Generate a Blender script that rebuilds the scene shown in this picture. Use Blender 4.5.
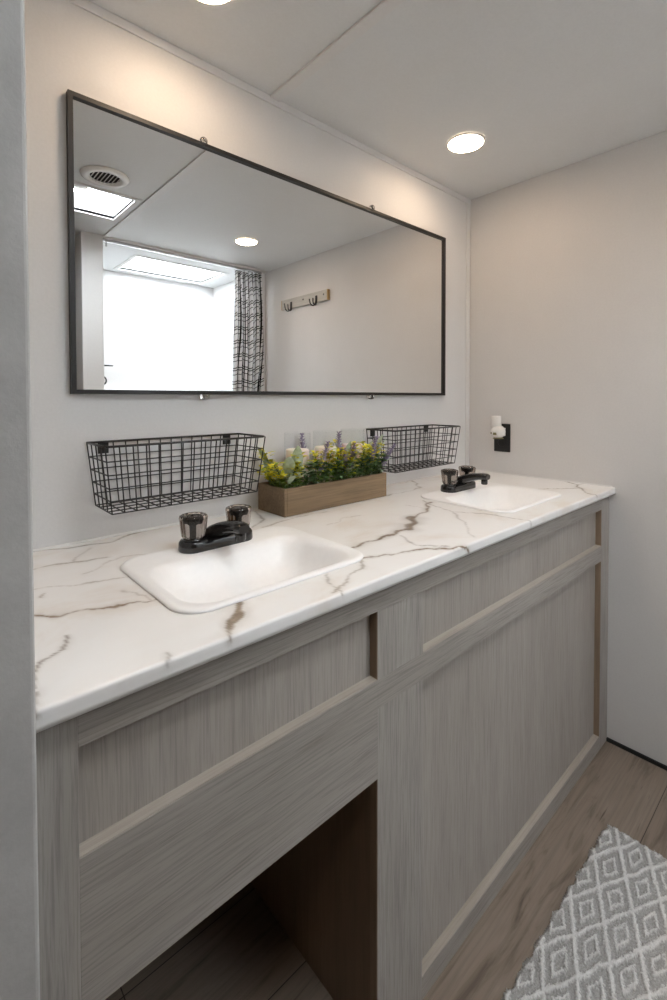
import bpy, math, random
from math import sin, cos, pi, radians
from mathutils import Vector, Matrix
import numpy as np

for o in list(bpy.data.objects):
    bpy.data.objects.remove(o)
S = bpy.context.scene
COL = S.collection

# ------------------------------------------------------------------ camera
# world: x runs along the mirror wall, y = 0 is the mirror wall (room at y < 0)
cd = bpy.data.cameras.new('camera')
cam = bpy.data.objects.new('camera', cd)
COL.objects.link(cam)
_rt = Vector((0.74078092, -0.67174423, -0.00182292))
_up = Vector((0.01580144, 0.01471231, 0.9997669))
_fw = Vector((0.67156083, 0.74063705, -0.02151312))
m = Matrix((_rt, _up, -_fw)).transposed().to_4x4()
m.translation = Vector((0, -1.10487, 1.2))
cam.matrix_world = m
cd.sensor_fit = 'VERTICAL'
cd.sensor_height = 24.0
cd.lens = 467.702 / 1000.0 * 24.0
cd.shift_y = (408.126 - 500.0) / 1000.0
cd.clip_start = 0.02
S.camera = cam

# ------------------------------------------------------------------ light and exposure
LED_STRENGTH = 54.0
LED_COLOR = (1.0, 0.74, 0.51)
SKY_STRENGTH = 30.0
SHOWER_SKY_STRENGTH = 21.0
SKY_COLOR = (0.88, 0.945, 1.0)
WORLD_STRENGTH = 0.3
S.view_settings.view_transform = 'Standard'
S.view_settings.look = 'None'
S.view_settings.gamma = 1.0
S.view_settings.use_curve_mapping = False
S.view_settings.exposure = 0.1
W = bpy.data.worlds.new('world')
S.world = W
W.use_nodes = True
W.node_tree.nodes['Background'].inputs[0].default_value = (0.9, 0.95, 1.0, 1)
W.node_tree.nodes['Background'].inputs[1].default_value = WORLD_STRENGTH
S.cycles.use_denoising = True
S.cycles.denoising_prefilter = 'ACCURATE'
S.cycles.max_bounces = 14
S.cycles.diffuse_bounces = 8
S.cycles.glossy_bounces = 6
S.cycles.transmission_bounces = 10
S.cycles.transparent_max_bounces = 10
S.cycles.sample_clamp_indirect = 8.0


# ------------------------------------------------------------------ materials
def new_mat(name):
    mt = bpy.data.materials.new(name)
    mt.use_nodes = True
    nt = mt.node_tree
    return mt, nt, nt.nodes['Principled BSDF']


def setp(b, **k):
    for a, v in k.items():
        b.inputs[a.replace('_', ' ')].default_value = v


def rgb(c):
    return (c[0], c[1], c[2], 1.0)


def coords(nt, scale=(1, 1, 1), loc=(0, 0, 0)):
    tc = nt.nodes.new('ShaderNodeTexCoord')
    mp = nt.nodes.new('ShaderNodeMapping')
    mp.inputs['Scale'].default_value = scale
    mp.inputs['Location'].default_value = loc
    nt.links.new(tc.outputs['Object'], mp.inputs['Vector'])
    return mp.outputs['Vector']


def noise(nt, vec, scale, detail=4, rough=0.55, dist=0.0):
    n = nt.nodes.new('ShaderNodeTexNoise')
    n.inputs['Scale'].default_value = scale
    n.inputs['Detail'].default_value = detail
    n.inputs['Roughness'].default_value = rough
    n.inputs['Distortion'].default_value = dist
    nt.links.new(vec, n.inputs['Vector'])
    return n.outputs['Fac']


def ramp(nt, fac, stops):
    r = nt.nodes.new('ShaderNodeValToRGB')
    el = r.color_ramp.elements
    while len(el) < len(stops):
        el.new(0.5)
    for e, (p, c) in zip(el, stops):
        e.position = p
        e.color = rgb(c)
    nt.links.new(fac, r.inputs['Fac'])
    return r.outputs['Color']


def mixc(nt, fac, a, b, mode='MIX'):
    n = nt.nodes.new('ShaderNodeMix')
    n.data_type = 'RGBA'
    n.blend_type = mode
    for sock, v in ((n.inputs[0], fac), (n.inputs[6], a), (n.inputs[7], b)):
        if isinstance(v, (int, float)):
            sock.default_value = v
        elif isinstance(v, tuple):
            sock.default_value = rgb(v)
        else:
            nt.links.new(v, sock)
    return n.outputs[2]


def bump(nt, b, h, strength, dist=0.002):
    n = nt.nodes.new('ShaderNodeBump')
    n.inputs['Strength'].default_value = strength
    n.inputs['Distance'].default_value = dist
    nt.links.new(h, n.inputs['Height'])
    nt.links.new(n.outputs['Normal'], b.inputs['Normal'])


def plain(name, c, rough=0.5, metal=0.0, spec=0.5, **k):
    mt, nt, b = new_mat(name)
    v = coords(nt)
    f = noise(nt, v, 90, 3)
    col = ramp(nt, f, [(0.3, tuple(x * 0.985 for x in c)), (0.7, tuple(min(1, x * 1.015) for x in c))])
    nt.links.new(col, b.inputs['Base Color'])
    setp(b, Roughness=rough, Metallic=metal, Specular_IOR_Level=spec, **k)
    return mt


def wall_mat(name, c, amt=0.04, bs=0.12):
    mt, nt, b = new_mat(name)
    v = coords(nt)
    f1 = noise(nt, v, 9, 5, 0.6)
    f2 = noise(nt, v, 160, 3, 0.6)
    c1 = ramp(nt, f1, [(0.3, tuple(x * (1 - amt) for x in c)), (0.7, tuple(x * (1 + amt) for x in c))])
    c2 = ramp(nt, f2, [(0.3, (0.96, 0.96, 0.96)), (0.7, (1, 1, 1))])
    nt.links.new(mixc(nt, 1.0, c1, c2, 'MULTIPLY'), b.inputs['Base Color'])
    setp(b, Roughness=0.55, Specular_IOR_Level=0.35)
    bump(nt, b, f2, bs, 0.001)
    return mt


def wood_mat(name, grain, light, dark, streak=0.5, rough=0.5, fine=1.0, spec=0.3):
    """grain: axis index the fibres run along"""
    mt, nt, b = new_mat(name)
    s1 = [17.0 * fine] * 3
    s1[grain] = 1.6 * fine
    s2 = [270.0 * fine] * 3
    s2[grain] = 8.0 * fine
    f1 = noise(nt, coords(nt, tuple(s1), (3.1, 1.7, 0.4)), 1.0, 5, 0.6, 0.25)
    f2 = noise(nt, coords(nt, tuple(s2), (0.3, 5.1, 2.2)), 1.0, 4, 0.7, 0.5)
    mid = tuple((a + c) / 2 for a, c in zip(light, dark))
    c1 = ramp(nt, f1, [(0.25, dark), (0.5, mid), (0.75, light)])
    c2 = ramp(nt, f2, [(0.28, (1 - streak,) * 3), (0.55, (1, 1, 1))])
    nt.links.new(mixc(nt, 1.0, c1, c2, 'MULTIPLY'), b.inputs['Base Color'])
    setp(b, Roughness=rough, Specular_IOR_Level=spec)
    bump(nt, b, f2, 0.12, 0.001)
    return mt


M = {}
M['wall'] = wall_mat('wall_vinyl', (0.72, 0.72, 0.72), 0.012)
M['wall_end_lamplit'] = wall_mat('wall_vinyl_lamplit', (0.67, 0.655, 0.645), 0.012)  # same vinyl, warm lamplight put into the colour
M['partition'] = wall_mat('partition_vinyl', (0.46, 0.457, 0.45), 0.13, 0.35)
M['ceiling'] = wall_mat('ceiling_panel', (0.76, 0.77, 0.775), 0.01, 0.08)
M['hall'] = wall_mat('hall_panel', (0.25, 0.22, 0.195), 0.03)  # unseen hall walls, colour kept dark to cut bounced light
M['trim'] = plain('white_trim', (0.74, 0.735, 0.73), 0.45)
M['surround'] = plain('shower_surround', (0.86, 0.86, 0.86), 0.25)
M['black_gap'] = plain('black_base_strip', (0.006, 0.006, 0.007), 0.6)
WL, WD = (0.395, 0.37, 0.342), (0.31, 0.285, 0.26)
M['oak_z'] = wood_mat('greige_laminate_upright', 2, WL, WD, 0.38)
M['oak_x'] = wood_mat('greige_laminate_level', 0, (0.375, 0.347, 0.318), (0.305, 0.279, 0.252), 0.38)
M['panel_z'] = wood_mat('greige_laminate_panel', 2, (0.385, 0.353, 0.322), (0.318, 0.288, 0.26), 0.28)
M['raw_edge'] = wood_mat('tan_raw_edge', 0, (0.44, 0.39, 0.34), (0.34, 0.295, 0.25), 0.18)
M['raw_edge_shaded_z'] = wood_mat('shaded_raw_edge_upright', 2, (0.33, 0.24, 0.165), (0.23, 0.165, 0.112), 0.2)  # darker copy of the raw edge, shade put into the colour
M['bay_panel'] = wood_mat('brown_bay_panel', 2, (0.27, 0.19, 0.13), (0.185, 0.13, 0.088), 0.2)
M['planter_wood'] = wood_mat('brown_planter_wood', 0, (0.32, 0.225, 0.135), (0.15, 0.10, 0.058), 0.4, 0.6, 0.7)
M['rail_white'] = wood_mat('whitewashed_wood', 1, (0.66, 0.65, 0.62), (0.45, 0.44, 0.41), 0.25, 0.6)
M['rail_end'] = plain('tan_end_grain', (0.45, 0.31, 0.14), 0.6)
M['black_metal'] = plain('black_wire', (0.012, 0.012, 0.013), 0.42, 0.0, 0.5)
M['frame_black'] = plain('dark_frame', (0.010, 0.0095, 0.0095), 0.45)
M['sink'] = plain('white_sink', (0.91, 0.91, 0.91), 0.30, 0.0, 0.5)
M['faucet'] = plain('black_faucet', (0.010, 0.010, 0.011), 0.10, 0.0, 0.7)
M['steel'] = plain('steel', (0.6, 0.6, 0.6), 0.25, 1.0)
M['outlet_black'] = plain('black_outlet', (0.012, 0.012, 0.013), 0.35)
M['white_plastic'] = plain('white_plastic', (0.82, 0.81, 0.79), 0.25)
M['amber'] = plain('olive_plastic', (0.20, 0.18, 0.08), 0.3)
M['dark_hole'] = plain('dark_slot', (0.01, 0.01, 0.01), 0.8)
M['wax'] = plain('pale_wax', (0.88, 0.78, 0.71), 0.45, Subsurface_Weight=0.25)
M['soil'] = plain('dark_moss', (0.03, 0.04, 0.018), 0.9)


def mirror_mat():
    mt, nt, b = new_mat('mirror_silver')
    f = noise(nt, coords(nt), 2.0, 2)
    c = ramp(nt, f, [(0.3, (0.90, 0.905, 0.90)), (0.7, (0.92, 0.92, 0.915))])
    nt.links.new(c, b.inputs['Base Color'])
    setp(b, Roughness=0.0, Metallic=1.0)
    return mt


M['mirror'] = mirror_mat()


def glass_mat(name, c, rough=0.0, ior=1.45):
    mt, nt, b = new_mat(name)
    setp(b, Base_Color=rgb(c), Roughness=rough, Transmission_Weight=1.0, IOR=ior)
    return mt


M['clear'] = glass_mat('clear_plastic', (0.97, 0.97, 0.97), 0.03)


def thin_glass(name):
    mt, nt, b = new_mat(name)
    out = nt.nodes['Material Output']
    fc = nt.nodes.new('ShaderNodeLayerWeight')
    fc.inputs['Blend'].default_value = 0.5
    pw = nt.nodes.new('ShaderNodeMath')
    pw.operation = 'POWER'
    nt.links.new(fc.outputs['Facing'], pw.inputs[0])
    pw.inputs[1].default_value = 5.0
    lw = nt.nodes.new('ShaderNodeMath')
    lw.operation = 'MULTIPLY_ADD'
    nt.links.new(pw.outputs[0], lw.inputs[0])
    lw.inputs[1].default_value = 0.45
    lw.inputs[2].default_value = 0.03
    tr = nt.nodes.new('ShaderNodeBsdfTransparent')
    tr.inputs['Color'].default_value = (0.97, 0.98, 0.98, 1)
    gl = nt.nodes.new('ShaderNodeBsdfGlossy')
    gl.inputs['Roughness'].default_value = 0.02
    mx = nt.nodes.new('ShaderNodeMixShader')
    nt.links.new(lw.outputs[0], mx.inputs[0])
    nt.links.new(tr.outputs[0], mx.inputs[1])
    nt.links.new(gl.outputs[0], mx.inputs[2])
    nt.links.new(mx.outputs[0], out.inputs['Surface'])
    return mt


M['jar_glass'] = thin_glass('clear_glass')
M['smoke'] = glass_mat('smoked_acrylic', (0.62, 0.55, 0.50), 0.06, 1.49)


def emit_mat(name, c, s):
    mt, nt, b = new_mat(name)
    setp(b, Base_Color=(0.9, 0.9, 0.9, 1), Roughness=0.4, Emission_Color=rgb(c), Emission_Strength=s)
    return mt


M['led'] = emit_mat('led_lens', LED_COLOR, LED_STRENGTH)
M['sky_lens'] = emit_mat('skylight_lens', SKY_COLOR, SKY_STRENGTH)
M['sky_lens_shower'] = emit_mat('shower_skylight_lens', SKY_COLOR, SHOWER_SKY_STRENGTH)


def marble_mat():
    mt, nt, b = new_mat('white_veined_marble_laminate')
    a = nt.nodes.new('ShaderNodeAttribute')
    a.attribute_name = 'vein'
    sep = nt.nodes.new('ShaderNodeSeparateColor')
    nt.links.new(a.outputs['Color'], sep.inputs['Color'])
    f1 = noise(nt, coords(nt, (1, 1.6, 1)), 5.0, 6, 0.6, 0.5)
    base = ramp(nt, f1, [(0.32, (0.76, 0.72, 0.675)), (0.46, (0.83, 0.82, 0.805)), (0.7, (0.85, 0.85, 0.845))])
    f2 = noise(nt, coords(nt), 60.0, 4, 0.6)
    veinc = mixc(nt, sep.outputs[1], (0.085, 0.073, 0.066), (0.20, 0.115, 0.045))
    veinc = mixc(nt, ramp(nt, f2, [(0.4, (0, 0, 0)), (0.75, (0.8, 0.8, 0.8))]), veinc, (0.34, 0.27, 0.20))
    col = mixc(nt, sep.outputs[0], base, veinc)
    nt.links.new(col, b.inputs['Base Color'])
    setp(b, Roughness=0.28, Specular_IOR_Level=0.5)
    return mt


M['marble'] = marble_mat()


def floor_mat():
    mt, nt, b = new_mat('brown_grey_vinyl_plank')
    v = coords(nt, (1, 1, 1), (-0.30, 0.744, 0))
    br = nt.nodes.new('ShaderNodeTexBrick')
    br.inputs['Scale'].default_value = 1.0
    br.inputs['Brick Width'].default_value = 2.4
    br.inputs['Row Height'].default_value = 0.2
    br.inputs['Mortar Size'].default_value = 0.0011
    br.inputs['Mortar Smooth'].default_value = 0.1
    br.inputs['Bias'].default_value = 0.0
    br.offset = 0.0
    br.inputs['Color1'].default_value = (0.235, 0.188, 0.15, 1)
    br.inputs['Color2'].default_value = (0.275, 0.224, 0.18, 1)
    br.inputs['Mortar'].default_value = (0.06, 0.045, 0.035, 1)
    nt.links.new(v, br.inputs['Vector'])
    f1 = noise(nt, coords(nt, (2.2, 16, 1), (1.3, 0.2, 0)), 1.6, 5, 0.6, 1.4)
    c1 = ramp(nt, f1, [(0.30, (0.52, 0.49, 0.46)), (0.46, (0.92, 0.90, 0.88)), (0.62, (1.0, 1.0, 1.0)), (0.75, (1.22, 1.2, 1.18))])
    f2 = noise(nt, coords(nt, (3, 140, 1)), 1.0, 4, 0.6)
    c2 = ramp(nt, f2, [(0.3, (0.80, 0.80, 0.80)), (0.55, (1, 1, 1))])
    f3 = noise(nt, coords(nt, (4, 75, 1), (7.7, 2.2, 0)), 1.0, 3, 0.6, 0.8)
    c3 = ramp(nt, f3, [(0.22, (0.38, 0.34, 0.32)), (0.31, (1, 1, 1))])
    col = mixc(nt, 1.0, br.outputs['Color'], c1, 'MULTIPLY')
    col = mixc(nt, 1.0, col, c2, 'MULTIPLY')
    col = mixc(nt, 1.0, col, c3, 'MULTIPLY')
    nt.links.new(col, b.inputs['Base Color'])
    setp(b, Roughness=0.42, Specular_IOR_Level=0.35)
    bump(nt, b, f2, 0.1, 0.001)
    return mt


M['floor'] = floor_mat()


def rug_mat():
    mt, nt, b = new_mat('woven_rug')
    a = nt.nodes.new('ShaderNodeAttribute')
    a.attribute_name = 'pile'
    sep = nt.nodes.new('ShaderNodeSeparateColor')
    nt.links.new(a.outputs['Color'], sep.inputs['Color'])
    f = noise(nt, coords(nt), 330, 4, 0.7)
    g = ramp(nt, f, [(0.3, (0.27, 0.262, 0.25)), (0.7, (0.47, 0.46, 0.445))])
    w = ramp(nt, f, [(0.3, (0.58, 0.57, 0.555)), (0.7, (0.76, 0.75, 0.735))])
    nt.links.new(mixc(nt, sep.outputs[0], g, w), b.inputs['Base Color'])
    setp(b, Roughness=0.95, Specular_IOR_Level=0.1)
    bump(nt, b, f, 0.6, 0.004)
    return mt


M['rug'] = rug_mat()


def plaid_mat():
    mt, nt, b = new_mat('plaid_fabric')
    uv = nt.nodes.new('ShaderNodeUVMap')
    uv.uv_map = 'UVMap'
    sep = nt.nodes.new('ShaderNodeSeparateXYZ')
    nt.links.new(uv.outputs['UV'], sep.inputs['Vector'])

    def stripes(sock, period, lines):
        md = nt.nodes.new('ShaderNodeMath')
        md.operation = 'WRAP'
        nt.links.new(sock, md.inputs[0])
        md.inputs[1].default_value = period
        md.inputs[2].default_value = 0
        acc = None
        for c, w in lines:
            cm = nt.nodes.new('ShaderNodeMath')
            cm.operation = 'COMPARE'
            nt.links.new(md.outputs[0], cm.inputs[0])
            cm.inputs[1].default_value = c
            cm.inputs[2].default_value = w
            if acc is None:
                acc = cm.outputs[0]
            else:
                mx = nt.nodes.new('ShaderNodeMath')
                mx.operation = 'MAXIMUM'
                nt.links.new(acc, mx.inputs[0])
                nt.links.new(cm.outputs[0], mx.inputs[1])
                acc = mx.outputs[0]
        return acc
    a = stripes(sep.outputs['X'], 0.064, [(0.015, 0.0026), (0.027, 0.0026), (0.048, 0.002)])
    c = stripes(sep.outputs['Y'], 0.085, [(0.02, 0.003), (0.035, 0.003), (0.062, 0.0022)])
    mx = nt.nodes.new('ShaderNodeMath')
    mx.operation = 'MAXIMUM'
    nt.links.new(a, mx.inputs[0])
    nt.links.new(c, mx.inputs[1])
    nt.links.new(mixc(nt, mx.outputs[0], (0.88, 0.89, 0.90), (0.012, 0.012, 0.013)), b.inputs['Base Color'])
    setp(b, Roughness=0.9, Specular_IOR_Level=0.1)
    tl = nt.nodes.new('ShaderNodeBsdfTranslucent')
    nt.links.new(b.inputs['Base Color'].links[0].from_socket, tl.inputs['Color'])
    ms = nt.nodes.new('ShaderNodeMixShader')
    ms.inputs[0].default_value = 0.5
    nt.links.new(b.outputs[0], ms.inputs[1])
    nt.links.new(tl.outputs[0], ms.inputs[2])
    nt.links.new(ms.outputs[0], nt.nodes['Material Output'].inputs['Surface'])
    return mt


M['plaid'] = plaid_mat()


def leaf_mat(name, c1, c2, rough=0.6):
    mt, nt, b = new_mat(name)
    f = noise(nt, coords(nt), 70, 3)
    nt.links.new(ramp(nt, f, [(0.32, c1), (0.68, c2)]), b.inputs['Base Color'])
    setp(b, Roughness=rough, Specular_IOR_Level=0.25)
    return mt


M['leaf_green'] = leaf_mat('green_leaf', (0.12, 0.22, 0.045), (0.30, 0.42, 0.09))
M['leaf_dark'] = leaf_mat('dark_green_leaf', (0.075, 0.15, 0.065), (0.18, 0.28, 0.12))
M['bloom_yellow'] = leaf_mat('yellow_bloom', (0.42, 0.47, 0.03), (0.88, 0.72, 0.04))
M['lavender'] = leaf_mat('lavender_bloom', (0.24, 0.20, 0.32), (0.42, 0.37, 0.50))
M['silver_leaf'] = leaf_mat('silver_leaf', (0.36, 0.45, 0.33), (0.56, 0.64, 0.50), 0.8)
M['stem'] = leaf_mat('stem_green', (0.06, 0.10, 0.04), (0.10, 0.15, 0.06))

# ------------------------------------------------------------------ builders
ROOT = {}


class MB:
    def __init__(self):
        self.v, self.f, self.s = [], [], []

    def add(self, vs, fs, smooth=False):
        k = len(self.v)
        self.v += [tuple(map(float, q)) for q in vs]
        self.f += [tuple(i + k for i in q) for q in fs]
        self.s += [smooth] * len(fs)
        return self

    def box(self, a, b):
        x0, y0, z0 = [min(p, q) for p, q in zip(a, b)]
        x1, y1, z1 = [max(p, q) for p, q in zip(a, b)]
        vs = [(x0, y0, z0), (x1, y0, z0), (x1, y1, z0), (x0, y1, z0), (x0, y0, z1), (x1, y0, z1), (x1, y1, z1), (x0, y1, z1)]
        return self.add(vs, [(0, 3, 2, 1), (4, 5, 6, 7), (0, 1, 5, 4), (1, 2, 6, 5), (2, 3, 7, 6), (3, 0, 4, 7)])

    def loft(self, rings, cap0=True, cap1=True, smooth=True, closed=False):
        n = len(rings[0])
        vs = [p for r in rings for p in r]
        fs = []
        k = len(rings)
        for i in range(k if closed else k - 1):
            j = (i + 1) % k
            for q in range(n):
                q2 = (q + 1) % n
                fs.append((i * n + q, i * n + q2, j * n + q2, j * n + q))
        self.add(vs, fs, smooth)
        if not closed:
            if cap0:
                self.add(rings[0], [tuple(range(n))[::-1]])
            if cap1:
                self.add(rings[-1], [tuple(range(n))])
        return self

    def tube(self, path, r, n=8, closed=False, r1=None):
        P = [Vector(p) for p in path]
        k = len(P)
        rings = []
        prev = None
        for i, p in enumerate(P):
            if closed:
                t = (P[(i + 1) % k] - P[i - 1]).normalized()
            else:
                t = (P[min(i + 1, k - 1)] - P[max(i - 1, 0)]).normalized()
            if prev is None:
                a = Vector((0, 0, 1)) if abs(t.z) < 0.9 else Vector((1, 0, 0))
                u = t.cross(a).normalized()
            else:
                u = (prev - t * prev.dot(t)).normalized()
            prev = u
            w = t.cross(u)
            rr = r if r1 is None else r + (r1 - r) * i / max(1, k - 1)
            rings.append([p + u * rr * cos(2 * pi * q / n) + w * rr * sin(2 * pi * q / n) for q in range(n)])
        return self.loft(rings, closed=closed)

    def lathe(self, prof, c, n=32, axis='z', flute=0.0, nf=12, cap0=True, cap1=True, smooth=True):
        rings = []
        for r, h in prof:
            ring = []
            for q in range(n):
                a = 2 * pi * q / n
                rr = r * (1 + flute * cos(nf * a))
                x, y = rr * cos(a), rr * sin(a)
                if axis == 'z':
                    ring.append((c[0] + x, c[1] + y, c[2] + h))
                elif axis == 'x':
                    ring.append((c[0] + h, c[1] + x, c[2] + y))
                else:
                    ring.append((c[0] + x, c[1] - h, c[2] + y))
            rings.append(ring)
        return self.loft(rings, cap0, cap1, smooth)

    def build(self, name, mat, parent=None, bevel=0.0, seg=2, fix=True):
        off = ROOT.get(parent.name, (0, 0, 0)) if parent else (0, 0, 0)
        me = bpy.data.meshes.new(name)
        vs = [(x - off[0], y - off[1], z - off[2]) for x, y, z in self.v]
        me.from_pydata(vs, [], self.f)
        me.polygons.foreach_set('use_smooth', self.s)
        if fix:
            import bmesh
            bm = bmesh.new()
            bm.from_mesh(me)
            bmesh.ops.recalc_face_normals(bm, faces=bm.faces)
            bm.to_mesh(me)
            bm.free()
        me.materials.append(M[mat])
        o = bpy.data.objects.new(name, me)
        COL.objects.link(o)
        if parent:
            o.parent = parent
        ROOT[o.name] = off
        if bevel:
            md = o.modifiers.new('bevel', 'BEVEL')
            md.width = bevel
            md.segments = seg
            md.limit_method = 'ANGLE'
        return o


def tag(o, label, cat, group=None):
    o['label'] = label
    o['category'] = cat
    if group:
        o['group'] = group
    return o


def thing(name, label, cat, loc, group=None):
    o = bpy.data.objects.new(name, None)
    o.empty_display_size = 0.05
    COL.objects.link(o)
    o.location = loc
    ROOT[o.name] = tuple(loc)
    return tag(o, label, cat, group)


def struct(name, mb, mat, parent=None, **k):
    o = mb.build(name, mat, parent, **k)
    o['kind'] = 'structure'
    return o


def dup(o, loc=None, label=None, parent=None):
    c = o.copy()
    COL.objects.link(c)
    if parent:
        c.parent = parent
    if loc is not None:
        c.location = loc
    if label:
        c['label'] = label
    for ch in list(o.children):
        dup(ch, parent=c)
    return c


# ------------------------------------------------------------------ dimensions
L = 1.793          # end wall
CZ = 2.047         # ceiling
CT = 0.891         # countertop surface
TF = 1.53          # front of shower opening
TB = 2.22          # back of shower
X0 = -1.0          # far left of hall

# ------------------------------------------------------------------ room shell
struct('floor', MB().box((X0, -2.35, -0.03), (L + 0.06, 0.06, 0.0)), 'floor')
struct('wall_back', MB().box((X0, 0, 0), (L + 0.06, 0.06, CZ)), 'wall')
struct('wall_right', MB().box((L, -2.29, 0), (L + 0.06, 0, CZ)), 'wall_end_lamplit')
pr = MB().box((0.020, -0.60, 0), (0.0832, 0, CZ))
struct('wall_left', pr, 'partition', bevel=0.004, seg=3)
struct('wall_hall', MB().box((X0 - 0.06, -2.35, 0), (X0, 0.06, CZ)), 'hall')
struct('wall_front', MB().box((X0, -2.35, 0), (L + 0.06, -2.29, CZ)), 'hall')
# ceiling panels around the two roof windows
H1 = (0.37, 0.728, -1.262, -0.976)
H2 = (1.02, 1.60, -2.13, -1.775)
cb = MB()


def slab(x0, x1, y0, y1):
    cb.box((x0, y0, CZ), (x1, y1, CZ + 0.012))


slab(X0, H1[0], -2.35, 0.06)
slab(H1[0], H1[1], H1[3], 0.06)
slab(H1[0], H1[1], -2.35, H1[2])
slab(H1[1], H2[0], -2.35, 0.06)
slab(H2[0], H2[1], H2[3], 0.06)
slab(H2[0], H2[1], -2.35, H2[2])
slab(H2[1], L + 0.06, -2.35, 0.06)
struct('ceiling', cb, 'ceiling')


def roof_window(n, H, lens):
    x0, x1, y0, y1 = H
    zt = CZ + 0.09
    mb = MB()
    mb.box((x0 - 0.012, y0 - 0.012, CZ + 0.0), (x0, y1 + 0.012, zt))
    mb.box((x1, y0 - 0.012, CZ), (x1 + 0.012, y1 + 0.012, zt))
    mb.box((x0, y0 - 0.012, CZ), (x1, y0, zt))
    mb.box((x0, y1, CZ), (x1, y1 + 0.012, zt))
    w = struct('window_%d' % n, mb, 'white_plastic')
    fr = MB()
    a = 0.022
    z0, z1 = CZ - 0.004, CZ + 0.001
    fr.box((x0 - a, y0 - a, z0), (x0, y1 + a, z1)).box((x1, y0 - a, z0), (x1 + a, y1 + a, z1))
    fr.box((x0, y0 - a, z0), (x1, y0, z1)).box((x0, y1, z0), (x1, y1 + a, z1))
    fr.build('window_frame', 'trim', w)
    MB().box((x0, y0, zt - 0.01), (x1, y1, zt)).build('window_lens', lens, w)
    cr = MB()
    xm, ym = (x0 + x1) / 2, (y0 + y1) / 2
    cr.tube([(x0, ym, zt - 0.03), (x1, ym, zt - 0.03)], 0.005, 8)
    cr.lathe([(0.0, -0.012), (0.03, -0.012), (0.035, 0.0), (0.03, 0.01), (0.0, 0.01)], (xm, ym, zt - 0.03), 24, cap0=False, cap1=False)
    cr.build('crank_bar', 'white_plastic', w)


roof_window(1, H1, 'sky_lens')
roof_window(2, H2, 'sky_lens_shower')

# trims: strip at the top of the mirror wall, corner strip, ceiling batten, black base strip, caulk
struct('trim_1', MB().box((0.0835, -0.005, CZ - 0.021), (L, 0, CZ)), 'trim', bevel=0.0015)
struct('trim_2', MB().box((L - 0.028, -0.004, CT), (L - 0.001, 0, CZ - 0.021)), 'trim', bevel=0.0015)
struct('trim_3', MB().box((0.760, -1.53, CZ - 0.006), (0.792, 0, CZ)), 'trim', bevel=0.0015)
struct('trim_4', MB().tube([(0.0835, -0.003, CT + 0.001), (L, -0.003, CT + 0.001)], 0.0035, 8).tube([(L - 0.003, 0, CT + 0.001), (L - 0.003, -0.56, CT + 0.001)], 0.003, 8), 'trim')
struct('baseboard_right', MB().box((L - 0.008, -1.53, 0), (L, -0.552, 0.011)), 'black_gap')

# shower enclosure
sh = MB()
sh.box((0.655, -2.29, 0), (0.757, -TF, CZ))
struct('wall_shower_side', sh, 'wall', bevel=0.003)
sr = MB()
sr.box((0.757, -2.29, 0), (L, -TB, CZ)).box((1.745, -TB, 0), (L, -TF - 0.05, CZ))
sr.box((0.757, -TB + 0.03, 1.245), (1.745, -TB, 1.262))
sr.box((0.757, -TB + 0.012, 0.06), (1.745, -TB, 1.245))
struct('wall_shower', sr, 'surround', bevel=0.004)
struct('trim_5', MB().box((0.757, -TF - 0.05, CZ - 0.010), (L, -TF, CZ)), 'trim', bevel=0.002)
pan = MB()
pan.box((0.757, -TB, 0), (L, -TF - 0.07, 0.05)).box((0.757, -TF - 0.07, 0), (L, -TF, 0.12))
struct('trim_6', pan, 'surround', bevel=0.008)

# ------------------------------------------------------------------ vanity cabinet
FY = -0.551
RY = -0.533
CB = 0.869
vn = thing('vanity_cabinet', 'long grey wood grain vanity cabinet with recessed panels and an open bay', 'cabinet', (0.93, -0.28, 0))


def member(name, x0, x1, z0, z1, mat, y0=FY, y1=RY):
    """frame member: face + raw edges as its own sub-part strips"""
    o = MB().box((x0, y0, z0), (x1, y1, z1)).build(name, mat, vn, bevel=0.0005)
    return o


def edge(p, x0, x1, z0, z1, mat):
    """raw tan edge facing into a recess, lying on the member's inner side"""
    e = MB().box((x0, FY + 0.0012, z0), (x1, RY, z1)).build('raw_edge', mat, p)
    return e


Zt, Zm1, Zm0, Zap, Zb = 0.823, 0.700, 0.648, 0.522, 0.047
XL, XC0, XC1, XR = 0.129, 0.607, 0.737, 1.719
e_ = 0.0012
left = member('stile', 0.0835, XL, 0, CB, 'oak_z')
toprail = member('top_rail', XL, XR, Zt, CB, 'oak_x')
cst = member('stile', XC0, XC1, Zm1, Zt, 'oak_z')
edge(cst, XC0 - e_, XC0, Zm1, Zt, 'raw_edge_shaded_z')
apron = member('apron_rail', XL, XC0, Zap, Zm1, 'oak_x')
edge(apron, XL, XC0 - e_, Zm1, Zm1 + e_, 'raw_edge')
mid = member('middle_rail', XC0, XR, Zm0, Zm1, 'oak_x')
edge(mid, XC1, XR, Zm1, Zm1 + e_, 'raw_edge')
cst2 = member('stile', XC0, XC1, 0, Zm0, 'oak_z')
edge(cst2, XC0 - e_, XC0, 0, Zap, 'raw_edge_shaded_z')
bot = member('bottom_rail', XC1, XR, 0, Zb, 'oak_x')
edge(bot, XC1, XR, Zb, Zb + e_, 'raw_edge')
right = member('stile', XR, 1.7925, 0, CB, 'oak_z')
edge(right, XR - e_, XR, Zm1, Zt, 'raw_edge_shaded_z')
edge(right, XR - e_, XR, Zb, Zm0, 'raw_edge_shaded_z')
MB().box((XL - 0.02, RY, Zm1 - 0.03), (XC0 + 0.02, RY + 0.012, Zt + 0.03)).build('panel', 'panel_z', vn)
MB().box((XC1 - 0.02, RY, Zm1 - 0.03), (XR + 0.02, RY + 0.012, Zt + 0.03)).build('panel', 'panel_z', vn)
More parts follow.
